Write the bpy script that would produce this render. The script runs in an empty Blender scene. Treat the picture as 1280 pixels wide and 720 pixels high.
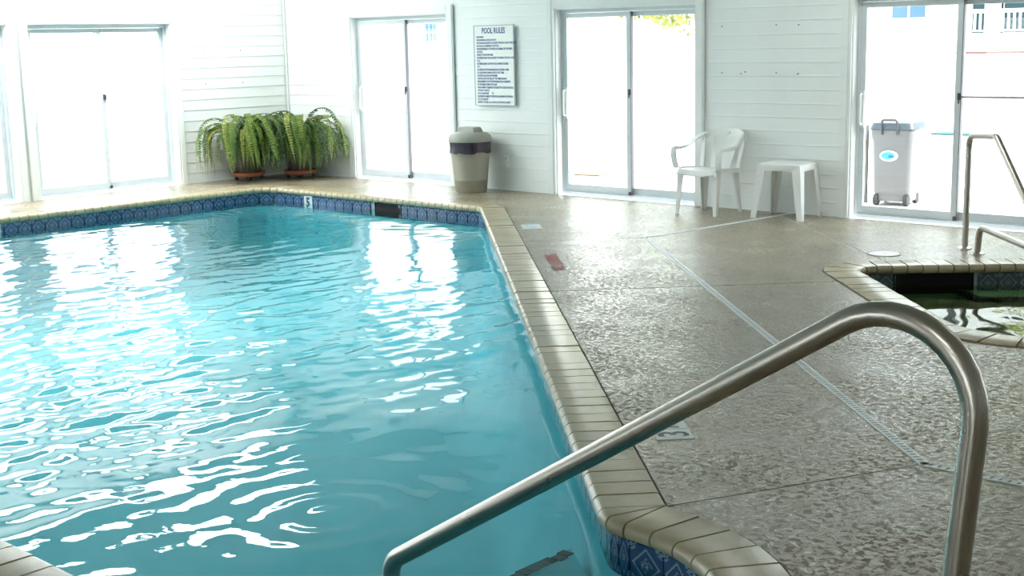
import bpy, bmesh, math, random
import numpy as np
from mathutils import Vector, Matrix
random.seed(7); rng = np.random.default_rng(7)
PI = math.pi
SC = bpy.context.scene
COL = SC.collection

# ------------------------------------------------------------------ camera, light, exposure
def setup_camera():
    f_px, yaw, pitch, roll = 1662.15, -0.746952, 0.184949, -0.0218665
    cy, sy, cp, sp = math.cos(yaw), math.sin(yaw), math.cos(pitch), math.sin(pitch)
    f = Vector((sy*cp, cy*cp, -sp)); r = Vector((cy, -sy, 0)); u = r.cross(f)
    r2 = math.cos(roll)*r + math.sin(roll)*u; u2 = -math.sin(roll)*r + math.cos(roll)*u
    cam = bpy.data.cameras.new('camera'); ob = bpy.data.objects.new('camera', cam); COL.objects.link(ob)
    cam.sensor_width = 36; cam.lens = f_px/1280*36; cam.clip_end = 300; cam.clip_start = .05
    m = Matrix((r2, u2, -f)).transposed().to_4x4(); m.translation = (0, 0, 1.69)
    ob.matrix_world = m; SC.camera = ob
setup_camera()

WORLD_STRENGTH = 6.8
SUN_STRENGTH = 11.0
EXPOSURE = .2
wd = bpy.data.worlds.new('sky'); SC.world = wd; wd.use_nodes = True
bg = wd.node_tree.nodes['Background']; bg.inputs[0].default_value = (.83, .92, 1.0, 1); bg.inputs[1].default_value = WORLD_STRENGTH
sd = bpy.data.lights.new('sun', 'SUN'); sd.energy = SUN_STRENGTH; sd.angle = .02; sd.color = (1, .96, .9)
so = bpy.data.objects.new('sun', sd); COL.objects.link(so)
so.rotation_euler = Vector((.70, .10, .72)).to_track_quat('Z', 'Y').to_euler()
SC.view_settings.view_transform = 'Standard'; SC.view_settings.look = 'None'
SC.view_settings.exposure = EXPOSURE; SC.view_settings.gamma = 1; SC.view_settings.use_curve_mapping = False
SC.cycles.max_bounces = 12; SC.cycles.diffuse_bounces = 6; SC.cycles.glossy_bounces = 5
SC.cycles.transparent_max_bounces = 16; SC.cycles.transmission_bounces = 6
SC.cycles.caustics_reflective = False; SC.cycles.caustics_refractive = False
SC.cycles.sample_clamp_indirect = 8; SC.cycles.use_denoising = True

# ------------------------------------------------------------------ helpers
class MB:
    """collects verts / faces; build() makes one mesh object"""
    def __init__(s): s.v = []; s.f = []; s.uv = None
    def add(s, vs, fs):
        n = len(s.v); s.v += [tuple(p) for p in vs]; s.f += [tuple(i+n for i in q) for q in fs]; return s
    def box(s, x0, x1, y0, y1, z0, z1):
        return s.add([(x0,y0,z0),(x1,y0,z0),(x1,y1,z0),(x0,y1,z0),(x0,y0,z1),(x1,y0,z1),(x1,y1,z1),(x0,y1,z1)],
                     [(3,2,1,0),(4,5,6,7),(0,1,5,4),(1,2,6,5),(2,3,7,6),(3,0,4,7)])
    def loft(s, rings, closed=True, cap=True):
        n = len(rings[0]); vs = [p for r in rings for p in r]; fs = []
        for k in range(len(rings)-1):
            for i in range(n if closed else n-1):
                j = (i+1) % n; fs.append((k*n+i, k*n+j, (k+1)*n+j, (k+1)*n+i))
        if cap and closed: fs += [tuple(reversed(range(n))), tuple(range((len(rings)-1)*n, len(rings)*n))]
        return s.add(vs, fs)
    def lathe(s, prof, n=24, c=(0,0,0), cap=True):
        rings = [[(c[0]+r*math.cos(2*PI*i/n), c[1]+r*math.sin(2*PI*i/n), c[2]+z) for i in range(n)] for r, z in prof]
        return s.loft(rings, True, cap)
    def tube(s, pts, r, n=14, cap=True):
        pts = [Vector(p) for p in pts]; R = r if isinstance(r, (list, tuple)) else [r]*len(pts)
        t0 = (pts[1]-pts[0]).normalized(); a = t0.orthogonal().normalized(); rings = []
        for i, p in enumerate(pts):
            t = (pts[min(i+1, len(pts)-1)]-pts[max(i-1, 0)]).normalized()
            a = (a - t*a.dot(t)).normalized(); b = t.cross(a)
            rings.append([p + R[i]*(math.cos(2*PI*k/n)*a + math.sin(2*PI*k/n)*b) for k in range(n)])
        return s.loft(rings, True, cap)
    def mesh(s, name, smooth=False):
        me = bpy.data.meshes.new(name); me.from_pydata(s.v, [], s.f); me.update()
        bm = bmesh.new(); bm.from_mesh(me); bmesh.ops.recalc_face_normals(bm, faces=bm.faces); bm.to_mesh(me); bm.free()
        if smooth: shade(me)
        return me
    def build(s, name, mat, parent=None, smooth=False, **k):
        return link(name, s.mesh(name, smooth), mat, parent, **k)
def shade(me, ang=40):
    me.polygons.foreach_set('use_smooth', [True]*len(me.polygons))
    me.set_sharp_from_angle(angle=math.radians(ang))
def link(name, me, mat=None, parent=None, loc=None, rot=None, **k):
    o = bpy.data.objects.new(name, me); COL.objects.link(o)
    if mat is not None and me is not None and len(me.materials) == 0: me.materials.append(mat)
    if loc is not None: o.location = loc
    if rot is not None: o.rotation_euler = rot
    if parent is not None: o.parent = parent
    return tag(o, **k)
def tag(o, label=None, cat=None, group=None, kind=None):
    if label: o['label'] = label
    if cat: o['category'] = cat
    if group: o['group'] = group
    if kind: o['kind'] = kind
    return o
def thing(name, label, cat, loc=(0,0,0), rz=0, group=None, kind=None):
    o = bpy.data.objects.new(name, None); COL.objects.link(o); o.location = loc; o.rotation_euler = (0,0,rz)
    o.empty_display_size = .1
    return tag(o, label, cat, group, kind)
def keep(o, root):
    """parent a part that was built in world coordinates"""
    o.parent = root; o.matrix_parent_inverse = Matrix.LocRotScale(root.location, root.rotation_euler, None).inverted(); return o
def spline(pts, n=8):
    P = [Vector(p) for p in pts]; P = [2*P[0]-P[1]] + P + [2*P[-1]-P[-2]]; out = []
    for i in range(1, len(P)-2):
        a, b, c, d = P[i-1:i+3]
        for k in range(n):
            t = k/n; out.append(.5*((2*b)+(c-a)*t+(2*a-5*b+4*c-d)*t*t+(3*b-a-3*c+d)*t**3))
    return out + [P[-2]]
def fillet(pts, rad, n=6):
    """polyline with rounded corners"""
    P = [Vector(p) for p in pts]; out = [P[0]]
    R = rad if isinstance(rad, (list, tuple)) else [rad]*len(P)
    for i in range(1, len(P)-1):
        a = (P[i-1]-P[i]).normalized(); b = (P[i+1]-P[i]).normalized(); th = a.angle(b)
        d = R[i]/math.tan(th/2); s0 = P[i]+a*d; c = P[i]+(a+b).normalized()*(R[i]/math.sin(th/2)); e = P[i]+b*d
        u = s0-c; w = e-c; an = u.angle(w)
        for k in range(n+1):
            t = k/n; out.append(c+(math.sin((1-t)*an)*u+math.sin(t*an)*w)/math.sin(an))
    return out + [P[-1]]
def dense(pts, step=.03):
    out = [pts[0]]
    for a, b in zip(pts, pts[1:]):
        n = max(1, int((b-a).length/step)); out += [a.lerp(b, (k+1)/n) for k in range(n)]
    return [p for i, p in enumerate(out) if i == 0 or (p-out[i-1]).length > 1e-5]
def text_mesh(txt, size, align='LEFT', space=1.0, bold=0.0):
    cu = bpy.data.curves.new('lettering', 'FONT'); cu.body = txt; cu.size = size; cu.align_x = align; cu.offset = bold
    cu.space_line = space; cu.resolution_u = 2
    o = bpy.data.objects.new('lettering', cu); COL.objects.link(o)
    bpy.context.view_layer.update()
    me = bpy.data.meshes.new_from_object(o.evaluated_get(bpy.context.evaluated_depsgraph_get()))
    bpy.data.objects.remove(o); return me

# ------------------------------------------------------------------ materials
def mat(name, col, rough=.5, metal=0, spec=.5):
    m = bpy.data.materials.new(name); m.use_nodes = True; b = m.node_tree.nodes['Principled BSDF']
    b.inputs['Base Color'].default_value = (*col, 1); b.inputs['Roughness'].default_value = rough
    b.inputs['Metallic'].default_value = metal; b.inputs['Specular IOR Level'].default_value = spec
    return m
def nt(m): return m.node_tree, m.node_tree.nodes['Principled BSDF']
def N(t, kind, **k):
    n = t.nodes.new(kind)
    for a, v in k.items():
        if hasattr(n, a): setattr(n, a, v)
        else: n.inputs[a].default_value = v
    return n
def ramp(t, src, stops):
    r = t.nodes.new('ShaderNodeValToRGB'); e = r.color_ramp.elements
    while len(e) < len(stops): e.new(.5)
    for k, (p, c) in enumerate(stops): e[k].position = p; e[k].color = (*c, 1) if len(c) == 3 else c
    t.links.new(src, r.inputs[0]); return r
def grain(m, scale, amount, bump=0, detail=4, coord='Object', vec_scale=None):
    """soft colour variation and relief on a plain material"""
    t, b = nt(m); tc = N(t, 'ShaderNodeTexCoord'); no = N(t, 'ShaderNodeTexNoise', Scale=scale, Detail=detail)
    src = tc.outputs[coord]
    if vec_scale:
        mp = N(t, 'ShaderNodeMapping'); mp.inputs['Scale'].default_value = vec_scale; t.links.new(src, mp.inputs[0]); src = mp.outputs[0]
    t.links.new(src, no.inputs['Vector'])
    c = Vector(b.inputs['Base Color'].default_value[:3])
    r = ramp(t, no.outputs['Fac'], [(.3, tuple(c*(1-amount))), (.7, tuple(c*(1+amount*.5)))])
    t.links.new(r.outputs[0], b.inputs['Base Color'])
    if bump:
        bp = N(t, 'ShaderNodeBump', Strength=bump, Distance=.01); t.links.new(no.outputs['Fac'], bp.inputs['Height']); t.links.new(bp.outputs[0], b.inputs['Normal'])
    return m
def per_object(m, amount):
    t, b = nt(m); oi = N(t, 'ShaderNodeObjectInfo'); hs = N(t, 'ShaderNodeHueSaturation')
    mr = N(t, 'ShaderNodeMapRange'); mr.inputs[3].default_value = 1-amount; mr.inputs[4].default_value = 1+amount
    t.links.new(oi.outputs['Random'], mr.inputs[0]); t.links.new(mr.outputs[0], hs.inputs['Value'])
    s = b.inputs['Base Color']
    if s.is_linked: t.links.new(s.links[0].from_socket, hs.inputs['Color'])
    else: hs.inputs['Color'].default_value = s.default_value
    t.links.new(hs.outputs[0], s); return m

m_siding = grain(mat('white_vinyl_siding', (.80, .83, .82), .42), 3, .03)
m_trim = grain(mat('white_trim', (.80, .82, .81), .4), 5, .03)
m_frame = grain(mat('pale_aluminium_frame', (.62, .67, .70), .35), 6, .04)
m_handle = mat('white_door_handle', (.78, .79, .78), .3)
m_dark = mat('dark_metal', (.05, .045, .05), .4)
m_strip = mat('grey_weather_strip', (.16, .15, .17), .5)
m_black = mat('black_rubber', (.02, .02, .022), .6)
m_ceiling = grain(mat('ceiling_board', (.62, .62, .60), .8), 2, .05)
m_resin = grain(mat('white_resin', (.80, .81, .79), .38), 4, .03)
m_lidgrey = mat('pale_plastic_lid', (.70, .71, .69), .4)
m_steel = mat('brushed_stainless_steel', (.46, .425, .375), .25, 1)
def finish_steel(m):
    t, b = nt(m); tc = N(t, 'ShaderNodeTexCoord'); no = N(t, 'ShaderNodeTexNoise', Scale=9, Detail=5); t.links.new(tc.outputs['Object'], no.inputs['Vector'])
    r = ramp(t, no.outputs['Fac'], [(.3, (.27,)*3), (.7, (.32,)*3)]); t.links.new(r.outputs[0], b.inputs['Roughness'])
finish_steel(m_steel)

def deck_material():
    m = mat('sprayed_concrete_deck', (.3, .27, .22), .4, 0, .6); t, b = nt(m); L = t.links.new
    tc = N(t, 'ShaderNodeTexCoord'); geo = N(t, 'ShaderNodeNewGeometry')
    n1 = N(t, 'ShaderNodeTexNoise', Scale=36, Detail=7, Roughness=.6, Distortion=.6); L(geo.outputs['Position'], n1.inputs['Vector'])
    n2 = N(t, 'ShaderNodeTexNoise', Scale=2.2, Detail=3); L(geo.outputs['Position'], n2.inputs['Vector'])
    n3 = N(t, 'ShaderNodeTexNoise', Scale=140, Detail=3); L(geo.outputs['Position'], n3.inputs['Vector'])
    r = ramp(t, n1.outputs['Fac'], [(.43, (.15, .108, .058)), (.50, (.27, .225, .145)), (.55, (.39, .36, .29))])
    mx = N(t, 'ShaderNodeMixRGB', blend_type='MULTIPLY'); mx.inputs[0].default_value = 1
    r2 = ramp(t, n2.outputs['Fac'], [(.3, (.82, .80, .76)), (.7, (1.08, 1.08, 1.08))])
    L(r.outputs[0], mx.inputs[1]); L(r2.outputs[0], mx.inputs[2]); L(mx.outputs[0], b.inputs['Base Color'])
    r3 = ramp(t, n1.outputs['Fac'], [(.42, (.50,)*3), (.55, (.22,)*3)]); rr = ramp(t, n2.outputs['Fac'], [(.35, (.75,)*3), (.65, (1.25,)*3)])
    rm = N(t, 'ShaderNodeMixRGB', blend_type='MULTIPLY'); rm.inputs[0].default_value = 1; L(r3.outputs[0], rm.inputs[1]); L(rr.outputs[0], rm.inputs[2]); L(rm.outputs[0], b.inputs['Roughness'])
    fl = ramp(t, n1.outputs['Fac'], [(.36, (0,)*3), (.62, (1,)*3)])
    ad = N(t, 'ShaderNodeMath', operation='MULTIPLY_ADD'); ad.inputs[1].default_value = .25
    L(n3.outputs['Fac'], ad.inputs[0]); L(fl.outputs[0], ad.inputs[2])
    bp = N(t, 'ShaderNodeBump', Strength=.34, Distance=.003); L(ad.outputs[0], bp.inputs['Height']); L(bp.outputs[0], b.inputs['Normal'])
    return m
m_deck = deck_material()
m_grout = grain(mat('pale_joint_filler', (.62, .62, .57), .6), 8, .1)
m_drain = grain(mat('white_plastic_drain', (.80, .82, .82), .4), 10, .05)
m_stone = per_object(grain(mat('tan_glazed_coping', (.42, .345, .215), .27), 14, .12, .05), .08)
m_mortar = grain(mat('dark_mortar', (.075, .065, .05), .85), 20, .2)
def tile_material(name, base, line, motif):
    m = mat(name, base, .16); t, b = nt(m); L = t.links.new
    uv = N(t, 'ShaderNodeUVMap'); sx = N(t, 'ShaderNodeSeparateXYZ'); L(uv.outputs[0], sx.inputs[0])
    def M(op, a, b_=None, c=None):
        n = N(t, 'ShaderNodeMath', operation=op)
        for i, v in enumerate((a, b_, c)):
            if v is None: continue
            if isinstance(v, (int, float)): n.inputs[i].default_value = v
            else: L(v, n.inputs[i])
        return n.outputs[0]
    x = M('ABSOLUTE', M('SUBTRACT', sx.outputs[0], .5)); y = M('ABSOLUTE', M('SUBTRACT', sx.outputs[1], .5))
    d = M('ADD', x, y)
    diamond = M('COMPARE', d, .40, .035)
    cr = M('SQRT', M('ADD', M('POWER', M('SUBTRACT', .5, x), 2.0), M('POWER', M('SUBTRACT', .5, y), 2.0)))
    no = N(t, 'ShaderNodeTexNoise', Scale=14, Detail=3); L(uv.outputs[0], no.inputs['Vector'])
    inner = M('MULTIPLY', M('LESS_THAN', d, .2), M('GREATER_THAN', no.outputs['Fac'], .5))
    petal = M('MULTIPLY', M('LESS_THAN', cr, .22), M('GREATER_THAN', no.outputs['Fac'], .47))
    fac = M('MINIMUM', M('ADD', M('ADD', diamond, inner), petal), 1.0)
    mix = N(t, 'ShaderNodeMixRGB'); mix.inputs[1].default_value = (*base, 1); mix.inputs[2].default_value = (*motif, 1)
    L(fac, mix.inputs[0]); L(mix.outputs[0], b.inputs['Base Color']); return per_object(m, .12)
m_tile = tile_material('blue_patterned_pool_tile', (.035, .075, .17), (.3, .4, .5), (.22, .30, .40))
m_tilegrout = grain(mat('pale_tile_grout', (.40, .46, .48), .7), 30, .1)
m_plaster = grain(mat('aqua_pool_plaster', (.40, .70, .77), .7), 3, .06)
m_spaplaster = grain(mat('green_grey_spa_plaster', (.20, .29, .20), .7), 3, .08)
m_step = per_object(mat('dark_step_edge_tile', (.004, .006, .018), .3), .3)
m_marker = grain(mat('white_marker_tile', (.62, .66, .66), .35), 20, .06)
m_ink = mat('dark_marker_lettering', (.03, .04, .06), .5)
m_blueink = mat('blue_lettering', (.05, .07, .28), .5)
m_red = mat('red_deck_paint', (.42, .085, .085), .6)
m_skim = mat('skimmer_throat_shade', (.008, .007, .007), .6, 0, .2)  # shade inside the skimmer openings, put into the colour of their plates

def two_sided_fresnel(t, ior):
    """same reflectance from either side of a sheet that does not bend rays"""
    fr = N(t, 'ShaderNodeFresnel'); g = N(t, 'ShaderNodeNewGeometry'); mr = N(t, 'ShaderNodeMapRange')
    mr.inputs[3].default_value = ior; mr.inputs[4].default_value = 1/ior
    t.links.new(g.outputs['Backfacing'], mr.inputs[0]); t.links.new(mr.outputs[0], fr.inputs['IOR']); return fr
def water_material(name, tint, scale, bump, rough=.012):
    m = bpy.data.materials.new(name); m.use_nodes = True; t = m.node_tree; t.nodes.clear(); L = t.links.new
    out = N(t, 'ShaderNodeOutputMaterial'); mix = N(t, 'ShaderNodeMixShader'); tr = N(t, 'ShaderNodeBsdfTransparent'); gl = N(t, 'ShaderNodeBsdfGlossy', Roughness=rough)
    tr.inputs[0].default_value = (*tint, 1); fr = two_sided_fresnel(t, 1.34)
    geo = N(t, 'ShaderNodeNewGeometry'); no = N(t, 'ShaderNodeTexNoise', Scale=scale, Detail=2)
    L(geo.outputs['Position'], no.inputs['Vector']); bp = N(t, 'ShaderNodeBump', Strength=bump, Distance=.01); L(no.outputs['Fac'], bp.inputs['Height'])
    for n in (gl, fr): L(bp.outputs[0], n.inputs['Normal'])
    L(fr.outputs[0], mix.inputs[0]); L(tr.outputs[0], mix.inputs[1]); L(gl.outputs[0], mix.inputs[2]); L(mix.outputs[0], out.inputs[0]); return m
m_water = water_material('pool_water', (.46, .82, .86), 9, .06)
m_spawater = water_material('spa_water', (.62, .78, .55), 7, .05)
def glass_material():
    m = bpy.data.materials.new('clear_window_glass'); m.use_nodes = True; t = m.node_tree; t.nodes.clear(); L = t.links.new
    out = N(t, 'ShaderNodeOutputMaterial'); mix = N(t, 'ShaderNodeMixShader'); tr = N(t, 'ShaderNodeBsdfTransparent'); gl = N(t, 'ShaderNodeBsdfGlossy', Roughness=.0)
    tr.inputs[0].default_value = (.93, .95, .94, 1); fr = two_sided_fresnel(t, 1.4)
    L(fr.outputs[0], mix.inputs[0]); L(tr.outputs[0], mix.inputs[1]); L(gl.outputs[0], mix.inputs[2]); L(mix.outputs[0], out.inputs[0]); return m
m_glass = glass_material()

# ------------------------------------------------------------------ water-edge paths of the two pools
def arc_seg(cx, cy, r, a0, a1, w): return ('arc', (cx, cy, r, math.radians(a0), math.radians(a1), w), abs(math.radians(a1-a0))*max(r, .02))
def line_seg(p, q, nrm, w):
    return ('line', (Vector(p), Vector(q), Vector(nrm).normalized(), w), (Vector(q)-Vector(p)).length)
def fan_seg(ox, oy, w, a0, a1): return ('fan', (ox, oy, w, math.radians(a0), math.radians(a1)), abs(math.radians(a1-a0))*w)
def seg_at(seg, t):
    """nose point, outward normal, point at the back of the coping"""
    k, d, _ = seg
    if k == 'line':
        p, q, n, w = d; a = p.lerp(q, t); return a, n, a+n*w
    if k == 'arc':
        cx, cy, r, a0, a1, w = d; a = a0+(a1-a0)*t; n = Vector((math.cos(a), math.sin(a))); c = Vector((cx, cy)); return c+n*r, n, c+n*(r+w)
    ox, oy, w, a0, a1 = d; a = a0+(a1-a0)*t; n = Vector((math.cos(a), math.sin(a))); o = Vector((ox, oy)); return o+n*w, -n, o
V = Vector((.6859, .7277)); U = Vector((.7277, -.6859)); CW = .25
c_fr = Vector(((.605-.15 - (9.70-.15)*.7277)/.6859, 9.55))
pool_path = [line_seg((-12.65, 2.03), (-2.735, 2.03), (0, -1), CW), arc_seg(-2.735, 2.765, .735, -90, 90, CW),
             fan_seg(-2.735, 3.75, CW, 270, 226.7), line_seg(Vector((-2.735, 3.75))-V*CW, c_fr+V*.15, V, CW), arc_seg(c_fr.x, c_fr.y, .15, 46.69, 90, CW),
             line_seg((c_fr.x, 9.70), (-12.65, 9.70), (0, 1), CW), arc_seg(-12.65, 9.40, .3, 90, 180, CW), line_seg((-12.95, 9.40), (-12.95, 2.33), (-1, 0), CW),
             arc_seg(-12.65, 2.33, .3, 180, 270, CW)]
pool_pitch = [.136, .121, .1, .1365, .08, .1005, .1, .1055, .12]
def rounded_loop(corners, radii, w):
    """closed path (counter-clockwise) round given corners, outward normals on its right-hand side"""
    n = len(corners); C = [Vector(c) for c in corners]; st = []
    for i in range(n):
        a = (C[i-1]-C[i]).normalized(); b = (C[(i+1) % n]-C[i]).normalized(); th = a.angle(b); d = radii[i]/math.tan(th/2)
        c = C[i]+(a+b).normalized()*(radii[i]/math.sin(th/2)); st.append((C[i]+a*d, C[i]+b*d, c))
    out = []
    for i in range(n):
        s0, e, c = st[i]; a0 = math.degrees(math.atan2(*(s0-c).yx)); a1 = math.degrees(math.atan2(*(e-c).yx))
        while a1 < a0: a1 += 360
        out.append(arc_seg(c.x, c.y, radii[i], a0, a1, w)); nx = st[(i+1) % n][0]; dr = (nx-e).normalized()
        out.append(line_seg(e, nx, (dr.y, -dr.x), w))
    return out
spa_path = rounded_loop([(-4.634, 8.679), (-2.95, 6.985), (-1.15, 8.62), (-2.83, 10.25)], [.15, .55, .5, .5], .26)
spa_pitch = [.075, .128, .15, .11, .11, .11, .11, .1085]
def path_points(path, off, step=.15):
    pts = []
    for s in path:
        n = max(1, int(round(s[2]/step))) if s[0] == 'line' else max(3, int(math.ceil(s[2]/.045)))
        if s[0] == 'line': n = 1 if s[2] < .3 else n
        for i in range(n):
            p, nn, o = seg_at(s, i/n)
            if off in ('back', 'under'): q = o+nn*(.013 if off == 'back' else .035)
            else: q = p+nn*off
            if not pts or (q-pts[-1]).length > .004: pts.append(q)
    if (pts[0]-pts[-1]).length < .004: pts.pop()
    return pts

# ------------------------------------------------------------------ room shell
WY = 11.06; WX = -14.2; XR = 5.0; YN = -4.0; HT = 3.3; PITCH = .129
def wall_mesh(length, height, holes, thick):
    """local: x along, y 0..thick outward, z up; holes (x0, x1, z1) from the floor"""
    m = MB(); x = 0
    for x0, x1, z1 in sorted(holes): m.box(x, x0, 0, thick, -.05, height); m.box(x0, x1, 0, thick, z1, height); x = x1
    m.box(x, length, 0, thick, -.05, height); return m
def boards(parent, runs, holes_top, length, start=0):
    """vinyl courses: lapped boards, every course of every run its own piece"""
    cache = {}
    def board(L):
        k = round(L, 3)
        if k not in cache:
            m = MB(); P = PITCH
            prof = [(0, -.005), (-.0082, -.005), (-.009, 0), (-.0075, .012), (-.003, P-.002), (0, P-.002)]
            m.loft([[(xx, y, z) for y, z in prof] for xx in (.002, k-.002)]); cache[k] = m.mesh('siding_board'); cache[k].materials.append(m_siding)
        return cache[k]
    rows = int((HT-.01)/PITCH)
    for r in range(rows):
        z = .004+r*PITCH
        for x0, x1, ztop in runs:
            if z < ztop-.02 and x1-x0 > .05: link('siding_board', board(x1-x0), None, parent, loc=(x0, 0, z))
        if z >= holes_top-.02: link('siding_board', board(length-start), None, parent, loc=(start, 0, z))
DOOR_H = 2.0
SCREWS_B = [(-7.388, 1.768), (-6.781, 1.769), (-6.542, 1.764), (-7.384, 1.324), (-7.164, 1.316), (-7.119, 1.332), (-6.773, 1.324), (-6.541, 1.317)]
SCREWS_L = [(9.782, 1.635), (10.337, 1.624), (9.786, 1.221), (10.346, 1.22)]
def sliding_door(name, label, origin, rz, w, h, kind_bar=False, seen=True):
    """local: opening from x 0..w, z 0..h, wall face at y 0, outside at +y"""
    d = thing(name, label, None, origin, rz, kind='structure')
    c = .10
    for x0, x1, z0, z1 in ((-c, 0, 0, h+c), (w, w+c, 0, h+c), (0, w, h, h+c)):
        m = MB().box(x0, x1, -.022, .0, z0, z1)
        if x1-x0 < .2: m.box(x0+(.012 if x0 < 0 else .03), x1-(.03 if x0 < 0 else .012), -.028, -.022, z0, z1)
        else: m.box(x0, x1, -.028, -.022, z0+.03, z1-.012)
        m.build('casing', m_trim, d)
    m = MB().box(0, .012, 0, .085, 0, h).box(w-.012, w, 0, .085, 0, h).box(.012, w-.012, 0, .085, h-.012, h); m.build('jamb_lining', m_trim, d)
    m = MB().box(.012, .04, .085, .18, 0, h-.012).box(w-.04, w-.012, .085, .18, 0, h-.012).box(.04, w-.04, .085, .18, h-.05, h-.012)
    m.box(.04, w-.04, .07, .18, 0, .035).box(.04, w-.04, .123, .129, .035, .05); m.build('door_frame', m_frame, d)
    a, e = .04, w-.04; mid = (a+e)/2
    def panel(nm, x0, x1, y0, y1):
        z0, z1, s = .037, h-.052, .05
        m = MB().box(x0, x0+s, y0, y1, z0, z1).box(x1-s, x1, y0, y1, z0, z1).box(x0+s, x1-s, y0, y1, z0, z0+.075).box(x0+s, x1-s, y0, y1, z1-s, z1)
        p = m.build(nm, m_frame, d); yc = (y0+y1)/2
        MB().box(x0+s-.004, x1-s+.004, yc-.003, yc+.003, z0+.071, z1-s+.004).build('glass_pane', m_glass, p); return p
    p = panel('sliding_panel', a, mid+.03, .09, .12); f = panel('fixed_panel', mid-.02, e, .132, .162)
    MB().box(mid+.031, mid+.037, .094, .131, .04, h-.055).build('weather_strip', m_strip, p)
    m = MB().tube(fillet([(a+.026, .088, .86), (a+.026, .045, .86), (a+.026, .045, 1.13), (a+.026, .088, 1.13)], .02), .011, 8).box(a+.006, a+.046, .08, .091, .83, 1.16)
    m.build('handle', m_handle, p, label='white pull handle')
    MB().box(mid+.012, mid+.045, .072, .09, 1.09, 1.15).box(mid+.02, mid+.032, .066, .074, 1.06, 1.11).build('latch', m_dark, p)
    MB().box(mid+.01, mid+.04, .075, .09, .04, .075).build('latch', m_dark, p)
    if kind_bar: MB().tube([(mid+.04, .112, 1.115), (e, .112, 1.115)], .009, 8).build('security_bar', mat('flare_tinted_grey_bar', (.30, .25, .27), .5), f)  # pink of the flare is put into the bar's colour
    return d
back_doors = [(-12.88, -11.17), (-9.53, -7.69), (-5.99, -4.07), (-2.3, -.4), (1.4, 3.3)]
wb = link('wall_back', wall_mesh(XR-WX+.32, HT, [(a-WX+.16, b-WX+.16, DOOR_H+.0) for a, b in back_doors], .20).mesh('wall_back'), m_siding, loc=(WX-.16, WY+.015, 0))
tag(wb, 'long white horizontal siding wall with the sliding glass doors', kind='structure')
o0 = .16; runs = []; x = 0.02
for a, b in back_doors: runs.append((x+o0, a-WX-.10+o0, DOOR_H+.1)); x = b-WX+.10
runs.append((x+o0, XR-WX+o0-.02, DOOR_H+.1)); boards(wb, runs, DOOR_H+.1, XR-WX+o0-.02, o0+.02)
dl = ['white sliding glass door nearest the fern corner, beside the beige bin', 'sliding glass door between the rules sign and the white chair',
      'sliding glass door with the wheeled bin outside and a bar across its right pane', 'fourth sliding glass door along the long wall, beyond the spa', 'last sliding glass door along the long wall']
for i, (a, b) in enumerate(back_doors): sliding_door('door_%d' % (i+1), dl[i], (a, WY, 0), 0, b-a, DOOR_H+.0, i == 2)
left_doors = [(7.46, 9.32), (5.36, 7.22), (1.2, 3.06), (-2.0, -.1)]
wl = link('wall_left', wall_mesh(WY-YN+.015, HT, [(a-YN, b-YN, DOOR_H-.03) for a, b in left_doors], .20).mesh('wall_left'), m_siding, loc=(WX-.015, YN, 0), rot=(0, 0, PI/2))
tag(wl, 'white horizontal siding wall left of the ferns', kind='structure')
runs = []; x = YN+.02
for a, b in sorted(left_doors): runs.append((x-YN, a-.10-YN, DOOR_H+.07)); x = b+.10
runs.append((x-YN, WY-.02-YN, DOOR_H+.07)); boards(wl, runs, DOOR_H+.07, WY-.02-YN, .02)
ll = ['sliding glass door in the left wall, nearest the ferns', 'second sliding glass door of the left wall, cut by the photo edge', 'third sliding glass door of the left wall', 'last sliding glass door of the left wall']
for i, (a, b) in enumerate(left_doors): sliding_door('door_%d' % (i+6), ll[i], (WX, a, 0), PI/2, b-a, DOOR_H-.03)
near_doors = [(-11.5, -9.6), (-6.5, -4.6), (-1.5, .4)]  # unseen doors, added to bring in light from behind the camera
wn = link('wall_near', wall_mesh(XR-WX+.3, HT, [(XR-b+.15, XR-a+.15, DOOR_H) for a, b in near_doors], .2).mesh('wall_near'), m_siding, loc=(XR+.15, YN, 0), rot=(0, 0, PI))
tag(wn, 'white wall behind the camera', kind='structure')
for i, (a, b) in enumerate(near_doors): sliding_door('door_%d' % (i+10), 'unseen sliding glass door added behind the camera to let in light, number %s' % ('one', 'two', 'three')[i], (b, YN, 0), PI, b-a, DOOR_H)
wr = MB().box(XR, XR+.2, YN, WY, -.05, HT).build('wall_right', m_siding); tag(wr, 'plain white wall on the right beyond the spa', kind='structure')
ce = MB().box(WX-.2, XR+.2, YN-.2, WY+.2, HT, HT+.15).build('ceiling', m_ceiling); tag(ce, 'pale board ceiling over the pool hall', kind='structure')
t1 = MB().box(WX+.0, WX+.022, WY-.022, WY, 0, HT).build('trim_1', m_trim); tag(t1, 'white corner strip where the two siding walls meet', kind='structure')

for i, (x_, z_) in enumerate(SCREWS_B): link('screw_hole', None if False else MB().box(-.005, .005, -.006, .004, -.005, .005).mesh('screw_hole'), m_dark, wb, loc=(x_-WX+.16, -.018, z_))
for i, (y_, z_) in enumerate(SCREWS_L): link('screw_hole', MB().box(-.005, .005, -.006, .004, -.005, .005).mesh('screw_hole'), m_dark, wl, loc=(y_-YN, -.018, z_))

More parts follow.
